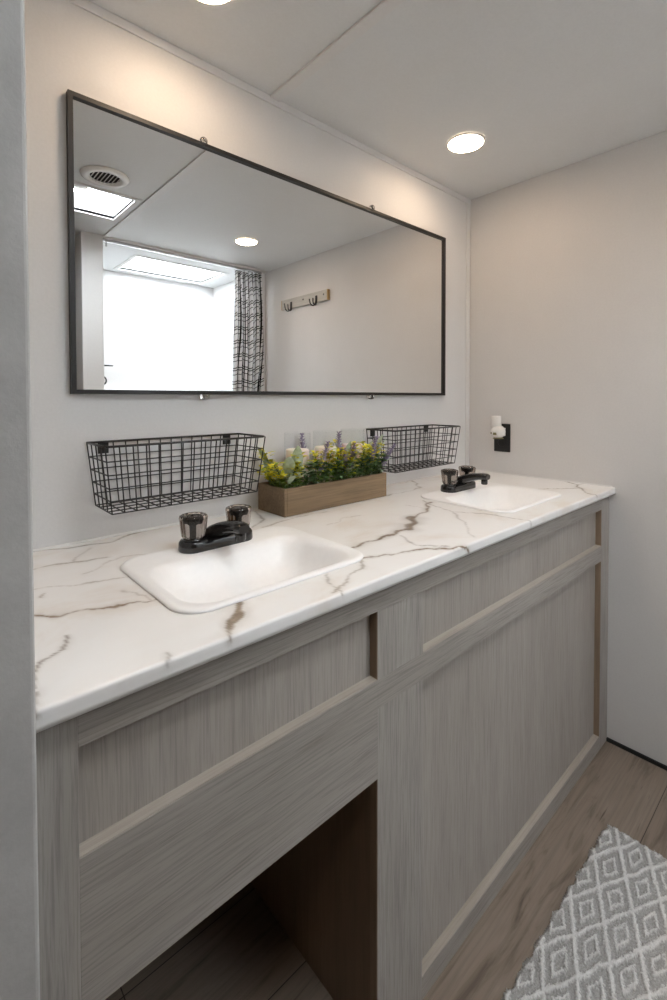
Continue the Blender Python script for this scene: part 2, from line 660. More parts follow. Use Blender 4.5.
MB().box((XC1 - 0.02, RY, 0.01), (XR + 0.02, RY + 0.012, Zm0 + 0.03)).build('panel', 'panel_z', vn)
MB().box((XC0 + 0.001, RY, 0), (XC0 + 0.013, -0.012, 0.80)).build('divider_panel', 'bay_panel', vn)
MB().box((0.0840, RY, 0), (0.0935, -0.012, 0.80)).build('added_side_panel', 'bay_panel', vn)  # unseen dark panel added to deepen the shade in the bay
MB().box((0.0840, -0.011, 0), (XC0 + 0.013, -0.004, 0.86)).build('added_back_panel', 'bay_panel', vn)  # unseen, added to stop light bouncing off the wall into the bay

# ------------------------------------------------------------------ sinks layout
SINKS = [(0.470, -0.3375), (1.353, -0.352)]
SW, SD = 0.388, 0.305


def rrect(cx, cy, hw, hd, r, z, n=10):
    out = []
    for (sx, sy, a0) in ((1, 1, 0), (-1, 1, pi / 2), (-1, -1, pi), (1, -1, 1.5 * pi)):
        for i in range(n + 1):
            a = a0 + (pi / 2) * i / n
            out.append((cx + sx * (hw - r) + r * cos(a), cy + sy * (hd - r) + r * sin(a), z))
    return out


# ------------------------------------------------------------------ countertop
VEINS = [
    (5, .9, .6, [(0.664, 0.432), (0.728, 0.409), (0.804, 0.405), (0.868, 0.412), (0.921, 0.376), (0.976, 0.344), (1.06, 0.312), (1.149, 0.281)]),
    (12, .75, .3, [(0.868, 0.412), (0.921, 0.376), (0.963, 0.349)]),
    (2.5, .6, .5, [(1.108, 0.128), (1.182, 0.132), (1.307, 0.109), (1.39, 0.017)]),
    (2, .4, .6, [(1.056, 0.249), (1.067, 0.304)]),
    (3.5, .85, .7, [(0.642, 0.476), (0.668, 0.492), (0.729, 0.505), (0.774, 0.516), (0.825, 0.554), (0.867, 0.568), (0.874, 0.581)]),
    (2, .45, .2, [(0.774, 0.516), (0.829, 0.539), (0.776, 0.486), (0.821, 0.424)]),
    (2, .4, .1, [(1.091, 0.379), (1.003, 0.477), (0.927, 0.56)]),
    (2.5, .55, .3, [(1.149, 0.245), (1.091, 0.379), (1.137, 0.466), (1.148, 0.546), (1.157, 0.565), (1.157, 0.586)]),
    (3, .85, .5, [(1.788, 0.394), (1.745, 0.455), (1.695, 0.477), (1.635, 0.527), (1.616, 0.566), (1.623, 0.587)]),
    (2.5, .7, .5, [(1.745, 0.455), (1.793, 0.465)]),
    (2, .7, .4, [(1.552, 0.383), (1.677, 0.487)]),
    (2.5, .7, .4, [(0.1, 0.002), (0.182, 0.006), (0.227, 0.032), (0.314, 0.039), (0.37, 0.008), (0.446, 0.004)]),
    (2.5, .6, .6, [(0.09, 0.128), (0.16, 0.125), (0.203, 0.124), (0.247, 0.134), (0.279, 0.136)]),
    (2, .35, .5, [(0.217, 0.124), (0.269, 0.058)]),
    (2, .4, .7, [(0.09, 0.2), (0.145, 0.218), (0.196, 0.25), (0.27, 0.272), (0.322, 0.295)]),
    (3.2, .9, .9, [(0.09, 0.30), (0.129, 0.321), (0.154, 0.346), (0.203, 0.365), (0.261, 0.402), (0.288, 0.398)]),
    (2.5, .6, .4, [(0.093, 0.575), (0.093, 0.551), (0.108, 0.501), (0.12, 0.462), (0.139, 0.451), (0.153, 0.416)]),
    (6, .5, .2, [(0.092, 0.572), (0.093, 0.561), (0.099, 0.534)]),
    (7, .8, .5, [(0.353, 0.495), (0.313, 0.541), (0.302, 0.566), (0.296, 0.581)]),
    (9, .6, .9, [(0.311, 0.554), (0.299, 0.571)]),
    (2, .4, .2, [(0.223, 0.559), (0.215, 0.577)]),
    (2, .5, .8, [(0.147, 0.264), (0.158, 0.248)]),
    (2, .3, .8, [(0.762, 0.255), (0.835, 0.239), (0.881, 0.259)]),
    (3, .6, .4, [(0.596, 0.151), (0.663, 0.1), (0.697, 0.016), (0.685, 0.0)]),
    (2, .5, .7, [(0.614, 0.167), (0.694, 0.141), (0.754, 0.142), (0.84, 0.163)]),
    (2, .3, .8, [(0.244, 0.327), (0.262, 0.364), (0.264, 0.4)]),
    (2, .45, .5, [(0.638, 0.457), (0.539, 0.5), (0.515, 0.564)]),
    (1.5, .3, .4, [(1.309, 0.0), (1.316, 0.013), (1.437, 0.01), (1.451, 0.082)]),
    (2, .35, .8, [(0.369, 0.178), (0.301, 0.148), (0.217, 0.204)]),
    (2.5, .55, .6, [(0.50, 0.55), (0.60, 0.53), (0.642, 0.476)]),
]


def countertop():
    # profile across the counter: (y, z, arc length)
    x0, x1, dx = 0.0835, L - 0.0003, 0.0035
    prof = [(-0.0005 - i * 0.003, CT) for i in range(189)]
    y = prof[-1][0]
    for i in range(1, 7):
        a = (pi / 2) * i / 6
        prof.append((y - 0.0050 * sin(a), CT - 0.0050 * (1 - cos(a))))
    yy = prof[-1][0]
    zz = prof[-1][1]
    for i in range(1, 4):
        prof.append((yy, zz - (zz - CB) * i / 3))
    prof.append((-0.54, CB))
    arc = [0.0005]
    for (a, b), (c, d) in zip(prof, prof[1:]):
        arc.append(arc[-1] + math.hypot(a - c, b - d))
    nx = int((x1 - x0) / dx) + 1
    xs = np.linspace(x0, x1, nx)
    ss = np.array(arc)
    npf = len(prof)
    XX, SS = np.meshgrid(xs, ss, indexing='ij')
    rng = np.random.default_rng(4)
    wx = np.zeros_like(XX)
    ws = np.zeros_like(XX)
    for fr, am in ((18, .006), (41, .004), (95, .0022), (210, .0012), (420, .0007)):
        for _ in range(3):
            t = rng.uniform(0, 2 * pi)
            ph = rng.uniform(0, 2 * pi)
            k = fr * (cos(t) * XX + sin(t) * SS) + ph
            wx += am * np.sin(k) * .6
            ws += am * np.cos(k * 1.13 + 1) * .6
    PX, PS = XX + wx, SS + ws
    mod = np.zeros_like(XX)
    for fr in (30, 70, 130):
        for _ in range(3):
            t = rng.uniform(0, 2 * pi)
            mod += np.sin(fr * (cos(t) * XX + sin(t) * SS) + rng.uniform(0, 6)) / 3
    V = np.zeros_like(XX)
    WM = np.zeros_like(XX)
    for w, s, wm, pts in VEINS:
        D = np.full_like(XX, 9.0)
        for (a, b), (c, d) in zip(pts, pts[1:]):
            ux, us = c - a, d - b
            l2 = ux * ux + us * us + 1e-12
            t = np.clip(((PX - a) * ux + (PS - b) * us) / l2, 0, 1)
            D = np.minimum(D, np.hypot(PX - a - t * ux, PS - b - t * us))
        ww = w * 0.00062 * (1 + .45 * np.clip(mod, -1, 1))
        core = np.clip(2.1 - 1.5 * D / ww, 0, 1)
        halo = np.exp(-(D / (ww * 3.4)) ** 2) * 0.30
        q = min(1, s * 1.22) * np.clip(core * (0.75 + .25 * np.clip(mod, -1, 1)) + halo, 0, 1)
        WM = np.where(q > V, wm, WM)
        V = np.maximum(V, q)
    P = np.array(prof)
    verts = np.zeros((nx, npf, 3))
    verts[..., 0] = xs[:, None]
    verts[..., 1] = P[None, :, 0]
    verts[..., 2] = P[None, :, 1]
    faces = []
    for i in range(nx - 1):
        xm = (xs[i] + xs[i + 1]) / 2
        for j in range(npf - 1):
            if j < 186:
                ym = (prof[j][0] + prof[j + 1][0]) / 2
                if any(abs(xm - cx) < SW / 2 - 0.022 and abs(ym - cy) < SD / 2 - 0.018 for cx, cy in SINKS):
                    continue
            a = i * npf + j
            faces.append((a, a + 1, a + npf + 1, a + npf))
    mb = MB()
    mb.v = [tuple(q) for q in verts.reshape(-1, 3)]
    mb.f = faces
    mb.s = [True] * len(faces)
    o = mb.build('countertop', 'marble', None, fix=False)
    at = o.data.color_attributes.new('vein', 'FLOAT_COLOR', 'POINT')
    arr = np.ones((nx * npf, 4), dtype=np.float32)
    arr[:, 0] = V.reshape(-1)
    arr[:, 1] = WM.reshape(-1)
    arr[:, 2] = 0
    at.data.foreach_set('color', arr.reshape(-1))
    tag(o, 'white marble look countertop with brown and grey veins on the vanity', 'countertop')


countertop()


# ------------------------------------------------------------------ sinks and faucets
def make_sink(cx, cy, label):
    t = thing('sink', label, 'sink', (cx, cy, CT), 'white drop-in sinks in the countertop')
    hw, hd = SW / 2, SD / 2
    R = []
    R.append(rrect(cx, cy, hw - 0.001, hd - 0.001, 0.05, CT + 0.0003))
    R.append(rrect(cx, cy, hw, hd, 0.05, CT + 0.002))
    R.append(rrect(cx, cy, hw - 0.003, hd - 0.003, 0.048, CT + 0.005))
    R.append(rrect(cx, cy, hw - 0.009, hd - 0.009, 0.044, CT + 0.0062))
    R.append(rrect(cx, cy, hw - 0.014, hd - 0.014, 0.042, CT + 0.0045))
    bw, bd = hw - 0.022, hd - 0.046
    by = cy - 0.026
    R.append(rrect(cx, by, bw + 0.003, bd + 0.003, 0.050, CT + 0.0035))
    R.append(rrect(cx, by, bw - 0.004, bd - 0.004, 0.052, CT + 0.0005))
    R.append(rrect(cx, by, bw - 0.012, bd - 0.011, 0.056, CT - 0.010))
    R.append(rrect(cx, by, bw - 0.024, bd - 0.020, 0.056, CT - 0.030))
    R.append(rrect(cx, by, bw - 0.040, bd - 0.032, 0.054, CT - 0.052))
    R.append(rrect(cx, by, bw - 0.064, bd - 0.052, 0.040, CT - 0.066))
    R.append(rrect(cx, by, bw - 0.095, bd - 0.075, 0.020, CT - 0.072))
    R.append(rrect(cx, by, 0.022, 0.022, 0.0219, CT - 0.075))
    MB().loft(R, cap0=False, cap1=True).build('basin', 'sink', t)
    d = MB().lathe([(0.0, 0.003), (0.014, 0.003), (0.019, 0.002), (0.021, 0.0)], (cx, by, CT - 0.0748), 24, cap0=False)
    d.build('drain', 'steel', t)
    return t


sink = make_sink(*SINKS[0], 'left white drop-in sink below the longer wire basket, nearest the camera')
dup(sink, (SINKS[1][0], SINKS[1][1], CT), 'right white drop-in sink, beside the end wall with the black outlet')

FZ = CT + 0.0036


def make_faucet(cx, cy, label):
    t = thing('faucet', label, 'faucet', (cx, cy, FZ), 'black two-handle faucets')
    b = MB()

    def ring(hx, hy, z):
        return rrect(cx, cy, hx, hy, min(hx, hy) - 0.0005, z, 8)
    b.loft([ring(0.081, 0.0265, FZ + 0.0), ring(0.082, 0.0275, FZ + 0.003), ring(0.081, 0.0265, FZ + 0.017), ring(0.078, 0.0235, FZ + 0.021), ring(0.070, 0.016, FZ + 0.022)])
    b.build('base_plate', 'faucet', t)
    # spout: broad at its root, arching forward over the basin
    sp = MB()
    P = [(0.024, 0.012, 0.032, 0.006), (0.012, 0.021, 0.031, 0.012), (-0.008, 0.031, 0.028, 0.0145), (-0.030, 0.040, 0.024, 0.014),
         (-0.055, 0.0475, 0.020, 0.0125), (-0.076, 0.052, 0.017, 0.011), (-0.090, 0.0535, 0.0155, 0.0105), (-0.103, 0.0535, 0.0145, 0.0100), (-0.1085, 0.053, 0.012, 0.0080)]
    rings = []
    for i, (y, z, w, h) in enumerate(P):
        a, c = P[max(i - 1, 0)], P[min(i + 1, len(P) - 1)]
        ty, tz = c[0] - a[0], c[1] - a[1]
        l = math.hypot(ty, tz)
        ny, nz = tz / l, -ty / l
        ring_ = []
        for q in range(20):
            an = 2 * pi * q / 20
            ca, sa = cos(an), sin(an)
            px = w * math.copysign(abs(ca) ** 0.7, ca)
            pn = h * math.copysign(abs(sa) ** 0.7, sa)
            ring_.append((cx + px, cy + y + ny * pn, FZ + z + nz * pn))
        rings.append(ring_)
    sp.loft(rings)
    s = sp.build('spout', 'faucet', t)
    MB().lathe([(0.0092, 0.019), (0.0100, 0.018), (0.0100, 0.003), (0.0085, 0.0)], (cx, cy - 0.095, FZ + 0.029), 20).build('aerator', 'faucet', s)
    for sx in (-1, 1):
        kx = cx + sx * 0.052
        h = MB().lathe([(0.021, 0.0), (0.0205, 0.004), (0.0175, 0.0055), (0.0175, 0.0065)], (kx, cy, FZ + 0.0205), 28).build('handle_collar', 'faucet', t)
        kn = MB().lathe([(0.0200, 0.0), (0.0235, 0.004), (0.0250, 0.018), (0.0270, 0.034), (0.0278, 0.040), (0.0262, 0.0450), (0.020, 0.0465), (0.0185, 0.0445), (0.006, 0.0440)], (kx, cy, FZ + 0.0250), 72, flute=0.025, nf=12)
        k = kn.build('handle_knob', 'smoke', t)
        MB().lathe([(0.0040, 0.0), (0.0040, 0.024), (0.0120, 0.029), (0.0190, 0.0375)], (kx, cy, FZ + 0.0275), 20).build('knob_core', 'dark_hole', k)
    return t


fa = make_faucet(0.473, -0.2190, 'black faucet with smoked clear knobs on the left sink')
dup(fa, (1.356, -0.2310, FZ), 'black faucet with smoked clear knobs on the right sink')


# ------------------------------------------------------------------ wall mirror
mx0, mx1, mz0, mz1 = 0.251, 1.592, 1.2095, 1.836
mr = thing('wall_mirror', 'wide rectangular wall mirror in a thin black frame above the counter', 'mirror', ((mx0 + mx1) / 2, 0, mz0))
fw = 0.0095
fb = MB()
fb.box((mx0, -0.017, mz0), (mx0 + fw, -0.0008, mz1)).box((mx1 - fw, -0.017, mz0), (mx1, -0.0008, mz1))
fb.box((mx0 + fw, -0.017, mz0), (mx1 - fw, -0.0008, mz0 + fw)).box((mx0 + fw, -0.017, mz1 - fw), (mx1 - fw, -0.0008, mz1))
fb.build('frame', 'frame_black', mr)
MB().box((mx0 + fw - 0.001, -0.010, mz0 + fw - 0.001), (mx1 - fw + 0.001, -0.002, mz1 - fw + 0.001)).build('mirror_glass', 'mirror', mr)
for cxp in (0.553, 1.165):
    for zz, s in ((mz1, 1), (mz0, -1)):
        cb_ = MB()
        cb_.lathe([(0.0095, 0.0), (0.0095, 0.019), (0.008, 0.021), (0.0, 0.021)], (cxp, -0.0005, zz + s * 0.004), 20, axis='y', cap1=False)
        c_ = cb_.build('mirror_clip', 'clear', mr)
        MB().lathe([(0.0032, 0.0), (0.0032, 0.002), (0.0, 0.0028)], (cxp, -0.0218, zz + s * 0.004), 14, axis='y', cap1=False).build('screw', 'steel', c_)


# ------------------------------------------------------------------ wire baskets
def make_basket(x0, x1, label):
    zt, zb = 1.105, 0.968
    cx = (x0 + x1) / 2
    t = thing('wire_basket', label, 'basket', (cx, 0, zb), 'black wire wall baskets')
    yb, yf = -0.006, -0.132
    ti = 0.016
    bx0, bx1, byf = x0 + ti, x1 - ti, yf + 0.014
    r, rr = 0.0014, 0.0025
    MB().tube([(x0, yb, zt), (x0 + 0.0, (yb + yf) / 2, zt), (x0, yf + 0.006, zt), (x0 + 0.006, yf, zt), (cx, yf, zt), (x1 - 0.006, yf, zt), (x1, yf + 0.006, zt), (x1, (yb + yf) / 2, zt), (x1, yb, zt), (cx, yb, zt)], rr, 8, closed=True).build('rim', 'black_metal', t)
    n = 14
    rows = [0.22, 0.42, 0.62, 0.81]

    def at(u, f, side):      # f 0 top .. 1 bottom
        xa = x0 + (bx0 - x0) * f
        xb = x1 + (bx1 - x1) * f
        y = (yf + (byf - yf) * f) if side == 'f' else yb
        return (xa + (xb - xa) * u, y, zt + (zb - zt) * f)
    f_, b_, bt = MB(), MB(), MB()
    for i in range(n + 1):
        u = i / n
        f_.tube([at(u, 0, 'f'), at(u, 0.96, 'f'), at(u, 1, 'f')], r, 6)
        b_.tube([at(u, 0, 'b'), at(u, 1, 'b')], r, 6)
        p, q = at(u, 1, 'f'), at(u, 1, 'b')
        bt.tube([p, q], r, 6)
    for fr in rows:
        f_.tube([at(0, fr, 'f'), at(1, fr, 'f')], r, 6)
        b_.tube([at(0, fr, 'b'), at(1, fr, 'b')], r, 6)
    for k in range(5):
        y = byf + (yb - byf) * k / 4
        bt.tube([(bx0, y, zb), (bx1, y, zb)], r, 6)
    f_.build('front_grid', 'black_metal', t)
    b_.build('back_grid', 'black_metal', t)
    bt.build('bottom_grid', 'black_metal', t)
    for u in (0, 1):
        e = MB()
        for fr in rows:
            e.tube([at(u, fr, 'f'), at(u, fr, 'b')], r, 6)
        for k in range(1, 4):
            a, c = at(u, 0, 'f'), at(u, 0, 'b')
            d, g = at(u, 1, 'f'), at(u, 1, 'b')
            s = k / 4
            e.tube([tuple(i_ + (j_ - i_) * s for i_, j_ in zip(a, c)), tuple(i_ + (j_ - i_) * s for i_, j_ in zip(d, g))], r, 6)
        e.build('end_grid', 'black_metal', t)
    for bx in (x0 + 0.034, x1 - 0.034):
        w = MB().box((bx - 0.011, -0.0035, zt - 0.026), (bx + 0.011, -0.0003, zt + 0.001)).build('hanger_tab', 'black_metal', t, bevel=0.001)
        MB().lathe([(0.0036, 0.0), (0.0036, 0.0012), (0.0, 0.002)], (bx, -0.0036, zt - 0.014), 12, axis='y', cap1=False).build('screw', 'black_metal', w)
    return t


bk = make_basket(0.281, 0.653, 'left black wire basket hung over the left sink, nearest the camera')
dup(bk, (1.334, 0, 0.957), 'right black wire basket hung above the right faucet, near the corner')

# ------------------------------------------------------------------ planter, candles, artificial plants
px0, px1, py0, py1, pz1 = 0.713, 1.109, -0.130, -0.006, 0.965
pl = thing('planter_box', 'narrow brown wooden planter box on the counter between the two faucets', 'planter', ((px0 + px1) / 2, (py0 + py1) / 2, CT))
q = 0.009
MB().box((px0 + q, py0, CT + 0.0004), (px1, py0 + q, pz1)).build('front_board', 'planter_wood', pl, bevel=0.0012)
MB().box((px0 + q, py1 - q, CT + 0.0004), (px1, py1, pz1)).build('back_board', 'planter_wood', pl, bevel=0.0012)
MB().box((px0, py0, CT + 0.0004), (px0 + q - 0.0004, py1, pz1)).build('end_board', 'planter_wood', pl, bevel=0.0012)
MB().box((px1 - q, py0 + q, CT + 0.0004), (px1 - 0.0006, py1 - q, pz1)).build('end_board', 'planter_wood', pl, bevel=0.0012)
MB().box((px0 + q, py0 + q, CT + 0.001), (px1 - q, py1 - q, CT + 0.008)).build('bottom_board', 'planter_wood', pl)
soilz = pz1 - 0.022
so = MB()
rs = random.Random(3)
nx_, ny_ = 40, 11
vs = []
for i in range(nx_ + 1):
    for j in range(ny_ + 1):
        vs.append((px0 + q + (px1 - px0 - 2 * q) * i / nx_, py0 + q + (py1 - py0 - 2 * q) * j / ny_, soilz + rs.uniform(-0.004, 0.004)))
so.add(vs, [(i * (ny_ + 1) + j, (i + 1) * (ny_ + 1) + j, (i + 1) * (ny_ + 1) + j + 1, i * (ny_ + 1) + j + 1) for i in range(nx_) for j in range(ny_)])
so.build('moss_bed', 'soil', pl)

CX = [0.811, 0.917, 1.029]
CYc = -0.058
names_c = ['leftmost', 'middle', 'rightmost']
jar = thing('glass_candle_holder', 'leftmost clear glass candle cylinder standing in the wooden planter', 'candle holder', (CX[0], CYc, CT + 0.010), 'glass candle holders in the planter')
zb_ = CT + 0.010
MB().lathe([(0.0, 0.0), (0.036, 0.0), (0.0372, 0.002), (0.0372, 0.202)], (CX[0], CYc, zb_), 40, cap0=False, cap1=False).build('glass_cylinder', 'jar_glass', jar)
cnd = thing('pillar_candle', 'leftmost pale pillar candle inside a glass in the planter', 'candle', (CX[0], CYc, zb_ + 0.007), 'pale pillar candles in the planter')
MB().lathe([(0.0, 0.0), (0.0325, 0.0), (0.033, 0.002), (0.033, 0.144), (0.031, 0.148), (0.026, 0.147), (0.0, 0.144)], (CX[0], CYc, zb_ + 0.007), 36, cap0=False, cap1=False).build('wax_pillar', 'wax', cnd)
MB().tube([(CX[0], CYc, zb_ + 0.15), (CX[0] + 0.001, CYc, zb_ + 0.156), (CX[0] + 0.003, CYc, zb_ + 0.160)], 0.0011, 6).build('wick', 'dark_hole', cnd)
for i in (1, 2):
    dup(jar, (CX[i], CYc, zb_), '%s clear glass candle cylinder standing in the wooden planter' % names_c[i])
    dup(cnd, (CX[i], CYc, zb_ + 0.007), '%s pale pillar candle inside a glass in the planter' % names_c[i])


def leaf(mb, base, d, length, width, curl=0.25, n=5):
    d = Vector(d).normalized()
    side = d.cross(Vector((0, 0, 1)))
    if side.length < 1e-3:
        side = Vector((1, 0, 0))
    side.normalize()
    up = side.cross(d).normalized()
    p0 = Vector(base)
    vs, fs = [], []
    for i in range(n + 1):
        s = i / n
        c = p0 + d * length * s - up * curl * length * s * s
        w = width * 0.5 * (sin(pi * min(1, 0.08 + s * 0.92)) ** 0.75) + 0.0002
        vs += [c - side * w + up * w * 0.25, c - up * 0.0, c + side * w + up * w * 0.25]
    for i in range(n):
        a = i * 3
        fs += [(a, a + 1, a + 4, a + 3), (a + 1, a + 2, a + 5, a + 4)]
    mb.add(vs, fs, True)


def blob(mb, c, r, n=6, k=4, sc=(1, 1, 1)):
    rings = []
    for i in range(1, k):
        a = pi * i / k
        rings.append([(c[0] + sc[0] * r * sin(a) * cos(2 * pi * q / n), c[1] + sc[1] * r * sin(a) * sin(2 * pi * q / n), c[2] - sc[2] * r * cos(a)) for q in range(n)])
    mb.loft(rings)


def stem_path(h, lean, n=6):
    """stem from the origin leaning towards (lean x, lean y) at its tip"""
    return [Vector((lean[0] * (i / n) ** 1.6, lean[1] * (i / n) ** 1.6, h * i / n)) for i in range(n + 1)]


def sprig_yellow(seed, h, lean):
    r = random.Random(seed)
    st, lf, bl = MB(), MB(), MB()
    P = stem_path(h, lean, 9)
    st.tube(P, 0.0014, 6, r1=0.0008)
    for i in range(1, len(P)):
        s = i / (len(P) - 1)
        for k in range(8):
            a = r.uniform(0, 2 * pi)
            d = (cos(a), sin(a), r.uniform(0.1, 0.9))
            if s < 0.5:
                leaf(lf, P[i], d, r.uniform(0.018, 0.027), r.uniform(0.010, 0.015), 0.2, 3)
            else:
                if r.random() < 0.3:
                    leaf(lf, P[i], d, r.uniform(0.012, 0.018), r.uniform(0.007, 0.010), 0.2, 3)
                a2 = r.uniform(0, 2 * pi)
                rad = r.uniform(0.004, 0.014)
                c = P[i] + Vector((cos(a2) * rad, sin(a2) * rad, r.uniform(-0.006, 0.006)))
                leaf(bl, c, (cos(a2), sin(a2), r.uniform(0.1, 1.0)), r.uniform(0.012, 0.018), r.uniform(0.010, 0.014), 0.3, 3)
    return [('stem', st, 'stem'), ('leaves', lf, 'leaf_green'), ('blossoms', bl, 'bloom_yellow')]


def sprig_green(seed, h, lean):
    r = random.Random(seed)
    st, lf = MB(), MB()
    P = stem_path(h, lean, 6)
    st.tube(P, 0.0012, 6, r1=0.0007)
    for i in range(0, len(P)):
        for k in range(9):
            a = r.uniform(0, 2 * pi)
            leaf(lf, P[i], (cos(a), sin(a), r.uniform(0.1, 0.9)), r.uniform(0.018, 0.029), r.uniform(0.010, 0.014), 0.25, 3)
    return [('stem', st, 'stem'), ('leaves', lf, 'leaf_dark')]


def sprig_lavender(seed, h, lean):
    r = random.Random(seed)
    st, fl, lf = MB(), MB(), MB()
    P = stem_path(h, lean, 20)
    st.tube(P, 0.0012, 6, r1=0.0009)
    for i in range(9, len(P)):
        f = (i - 9) / (len(P) - 10)
        rad = 0.0088 * (0.75 + 0.5 * sin(pi * min(1, f + 0.15))) * (1 - 0.5 * f)
        for k in range(6):
            a = 2 * pi * k / 6 + i * 0.55
            c = P[i] + Vector((cos(a) * rad, sin(a) * rad, r.uniform(-0.002, 0.003)))
            leaf(fl, c, (cos(a), sin(a), r.uniform(0.8, 1.6)), r.uniform(0.007, 0.011), r.uniform(0.005, 0.007), 0.2, 2)
        blob(fl, P[i], rad * 0.9, 6, 4, (1, 1, 1.0))
    for k in range(8):
        a = r.uniform(0, 2 * pi)
        leaf(lf, P[r.randint(0, 5)], (cos(a), sin(a), 1.0), r.uniform(0.024, 0.036), 0.005, 0.3, 4)
    return [('stem', st, 'stem'), ('flower_spike', fl, 'lavender'), ('leaves', lf, 'silver_leaf')]


def sprig_silver(seed, h, lean):
    r = random.Random(seed)
    st, lf = MB(), MB()
    P = stem_path(h * 0.55, (lean[0] * 0.4, lean[1] * 0.4), 4)
    st.tube(P, 0.0012, 6, r1=0.0009)
    top = P[-1]
    d = Vector((lean[0], lean[1], h)).normalized()
    leaf(lf, top - d * 0.012, d, h * 0.62, 0.032, 0.18, 8)
    for k in range(3):
        a = r.uniform(0, 2 * pi)
        leaf(lf, P[2], (cos(a), sin(a), 1.1), h * 0.46, 0.020, 0.25, 6)
    return [('stem', st, 'stem'), ('leaves', lf, 'silver_leaf')]


KINDS = {
    'y': (sprig_yellow, 'yellow_flower_sprig', 'yellow flowering sprig', 'yellow flower sprigs in the planter'),
    'g': (sprig_green, 'green_leaf_sprig', 'dark green leafy sprig', 'green leaf sprigs in the planter'),
    'l': (sprig_lavender, 'lavender_sprig', 'purple lavender spike', 'lavender spikes in the planter'),
    's': (sprig_silver, 'silver_leaf_sprig', 'pale silver-green leaf', 'silver-green leaves in the planter'),
}
# kind, x, y, height, lean x, lean y
PLANTS = [
    ('y', 0.734, -0.108, 0.085, -0.052, -0.022), ('y', 0.744, -0.045, 0.115, -0.035, 0.000), ('y', 0.772, -0.113, 0.110, -0.006, -0.014),
    ('y', 0.730, -0.080, 0.070, -0.060, -0.010), ('y', 0.752, -0.114, 0.080, -0.014, -0.022), ('y', 0.845, -0.113, 0.108, -0.026, -0.012), ('y', 0.868, -0.112, 0.118, 0.016, -0.012),
    ('y', 0.897, -0.113, 0.100, 0.010, -0.014), ('y', 0.932, -0.114, 0.112, -0.018, -0.012), ('y', 0.958, -0.114, 0.075, -0.010, -0.020), ('y', 0.978, -0.112, 0.122, -0.008, -0.012),
    ('y', 1.005, -0.113, 0.108, 0.010, -0.012), ('y', 1.040, -0.113, 0.110, 0.000, -0.010), ('y', 1.070, -0.108, 0.116, 0.012, -0.010), ('y', 1.080, -0.050, 0.112, 0.010, 0.004), ('y', 0.973, -0.030, 0.125, 0.0, 0.0),
    ('g', 0.757, -0.116, 0.066, -0.010, -0.016), ('g', 0.790, -0.116, 0.070, 0.010, -0.016), ('g', 0.822, -0.116, 0.072, 0.000, -0.014), ('g', 0.848, -0.116, 0.066, 0.008, -0.016),
    ('g', 0.900, -0.116, 0.066, 0.0, -0.016), ('g', 0.925, -0.116, 0.060, 0.012, -0.016), ('g', 0.973, -0.116, 0.066, 0.010, -0.016), ('g', 1.000, -0.116, 0.064, 0.0, -0.016),
    ('g', 1.028, -0.116, 0.070, 0.0, -0.016), ('g', 1.060, -0.115, 0.070, 0.006, -0.014), ('g', 1.088, -0.112, 0.066, 0.014, -0.012), ('g', 0.735, -0.060, 0.072, -0.020, 0.0), ('g', 1.090, -0.060, 0.074, 0.012, 0.0),
    ('l', 0.836, -0.114, 0.128, 0.032, -0.012), ('l', 0.950, -0.114, 0.105, -0.030, -0.020), ('l', 1.046, -0.113, 0.132, 0.020, -0.014), ('l', 1.092, -0.110, 0.100, 0.050, -0.024),
    ('l', 0.968, -0.112, 0.118, 0.002, -0.014), ('l', 0.864, -0.024, 0.150, -0.01, 0.0), ('l', 0.975, -0.050, 0.150, 0.004, 0.0),
    ('s', 0.740, -0.114, 0.112, -0.030, -0.040), ('s', 0.766, -0.113, 0.128, -0.008, -0.014), ('s', 0.736, -0.030, 0.125, -0.030, 0.0), ('s', 0.950, -0.114, 0.105, 0.026, -0.022),
    ('s', 0.955, -0.106, 0.125, 0.000, -0.008), ('s', 1.084, -0.106, 0.128, 0.016, -0.016), ('s', 1.092, -0.085, 0.138, 0.030, -0.006), ('s', 1.094, -0.045, 0.115, 0.034, 0.0), ('s', 0.732, -0.095, 0.100, -0.050, -0.010),
]
ORD = ['first', 'second', 'third', 'fourth', 'fifth', 'sixth', 'seventh', 'eighth', 'ninth', 'tenth', 'eleventh', 'twelfth', 'thirteenth', 'fourteenth', 'fifteenth', 'sixteenth']
for kk, (fn, nm, lab, grp) in KINDS.items():
    items = sorted([p for p in PLANTS if p[0] == kk], key=lambda p: p[1] + p[4])
    n = len(items)
    for i, (_, x, y, h, lx, ly) in enumerate(items):
        if i == 0:
            pos = 'at the left end of the wooden planter'
        elif i == n - 1:
            pos = 'at the right end of the wooden planter'
        else:
            pos = '%s from the left in the wooden planter' % ORD[i]
        h2 = (h + 0.022) * {'y': 0.80, 'g': 0.82, 'l': 0.86, 's': 0.84}[kk]
        t = thing(nm, '%s %s' % (lab, pos), 'artificial plant', (x, y, soilz), grp)
        for pn, mb, mt in fn(100 + i + ord(kk) * 7, h2, (lx, ly)):
            vv = []
            for a, b, c in mb.v:
                a, b, c = a + x, b + y, c + soilz
                if c < pz1 + 0.006:      # foliage stays inside the box below its rim
                    a = min(max(a, px0 + q + 0.001), px1 - q - 0.001)
                    b = min(max(b, py0 + q + 0.001), py1 - q - 0.001)
                vv.append((a, b, c))
            mb.v = vv
            mb.build(pn, mt, t, fix=False)

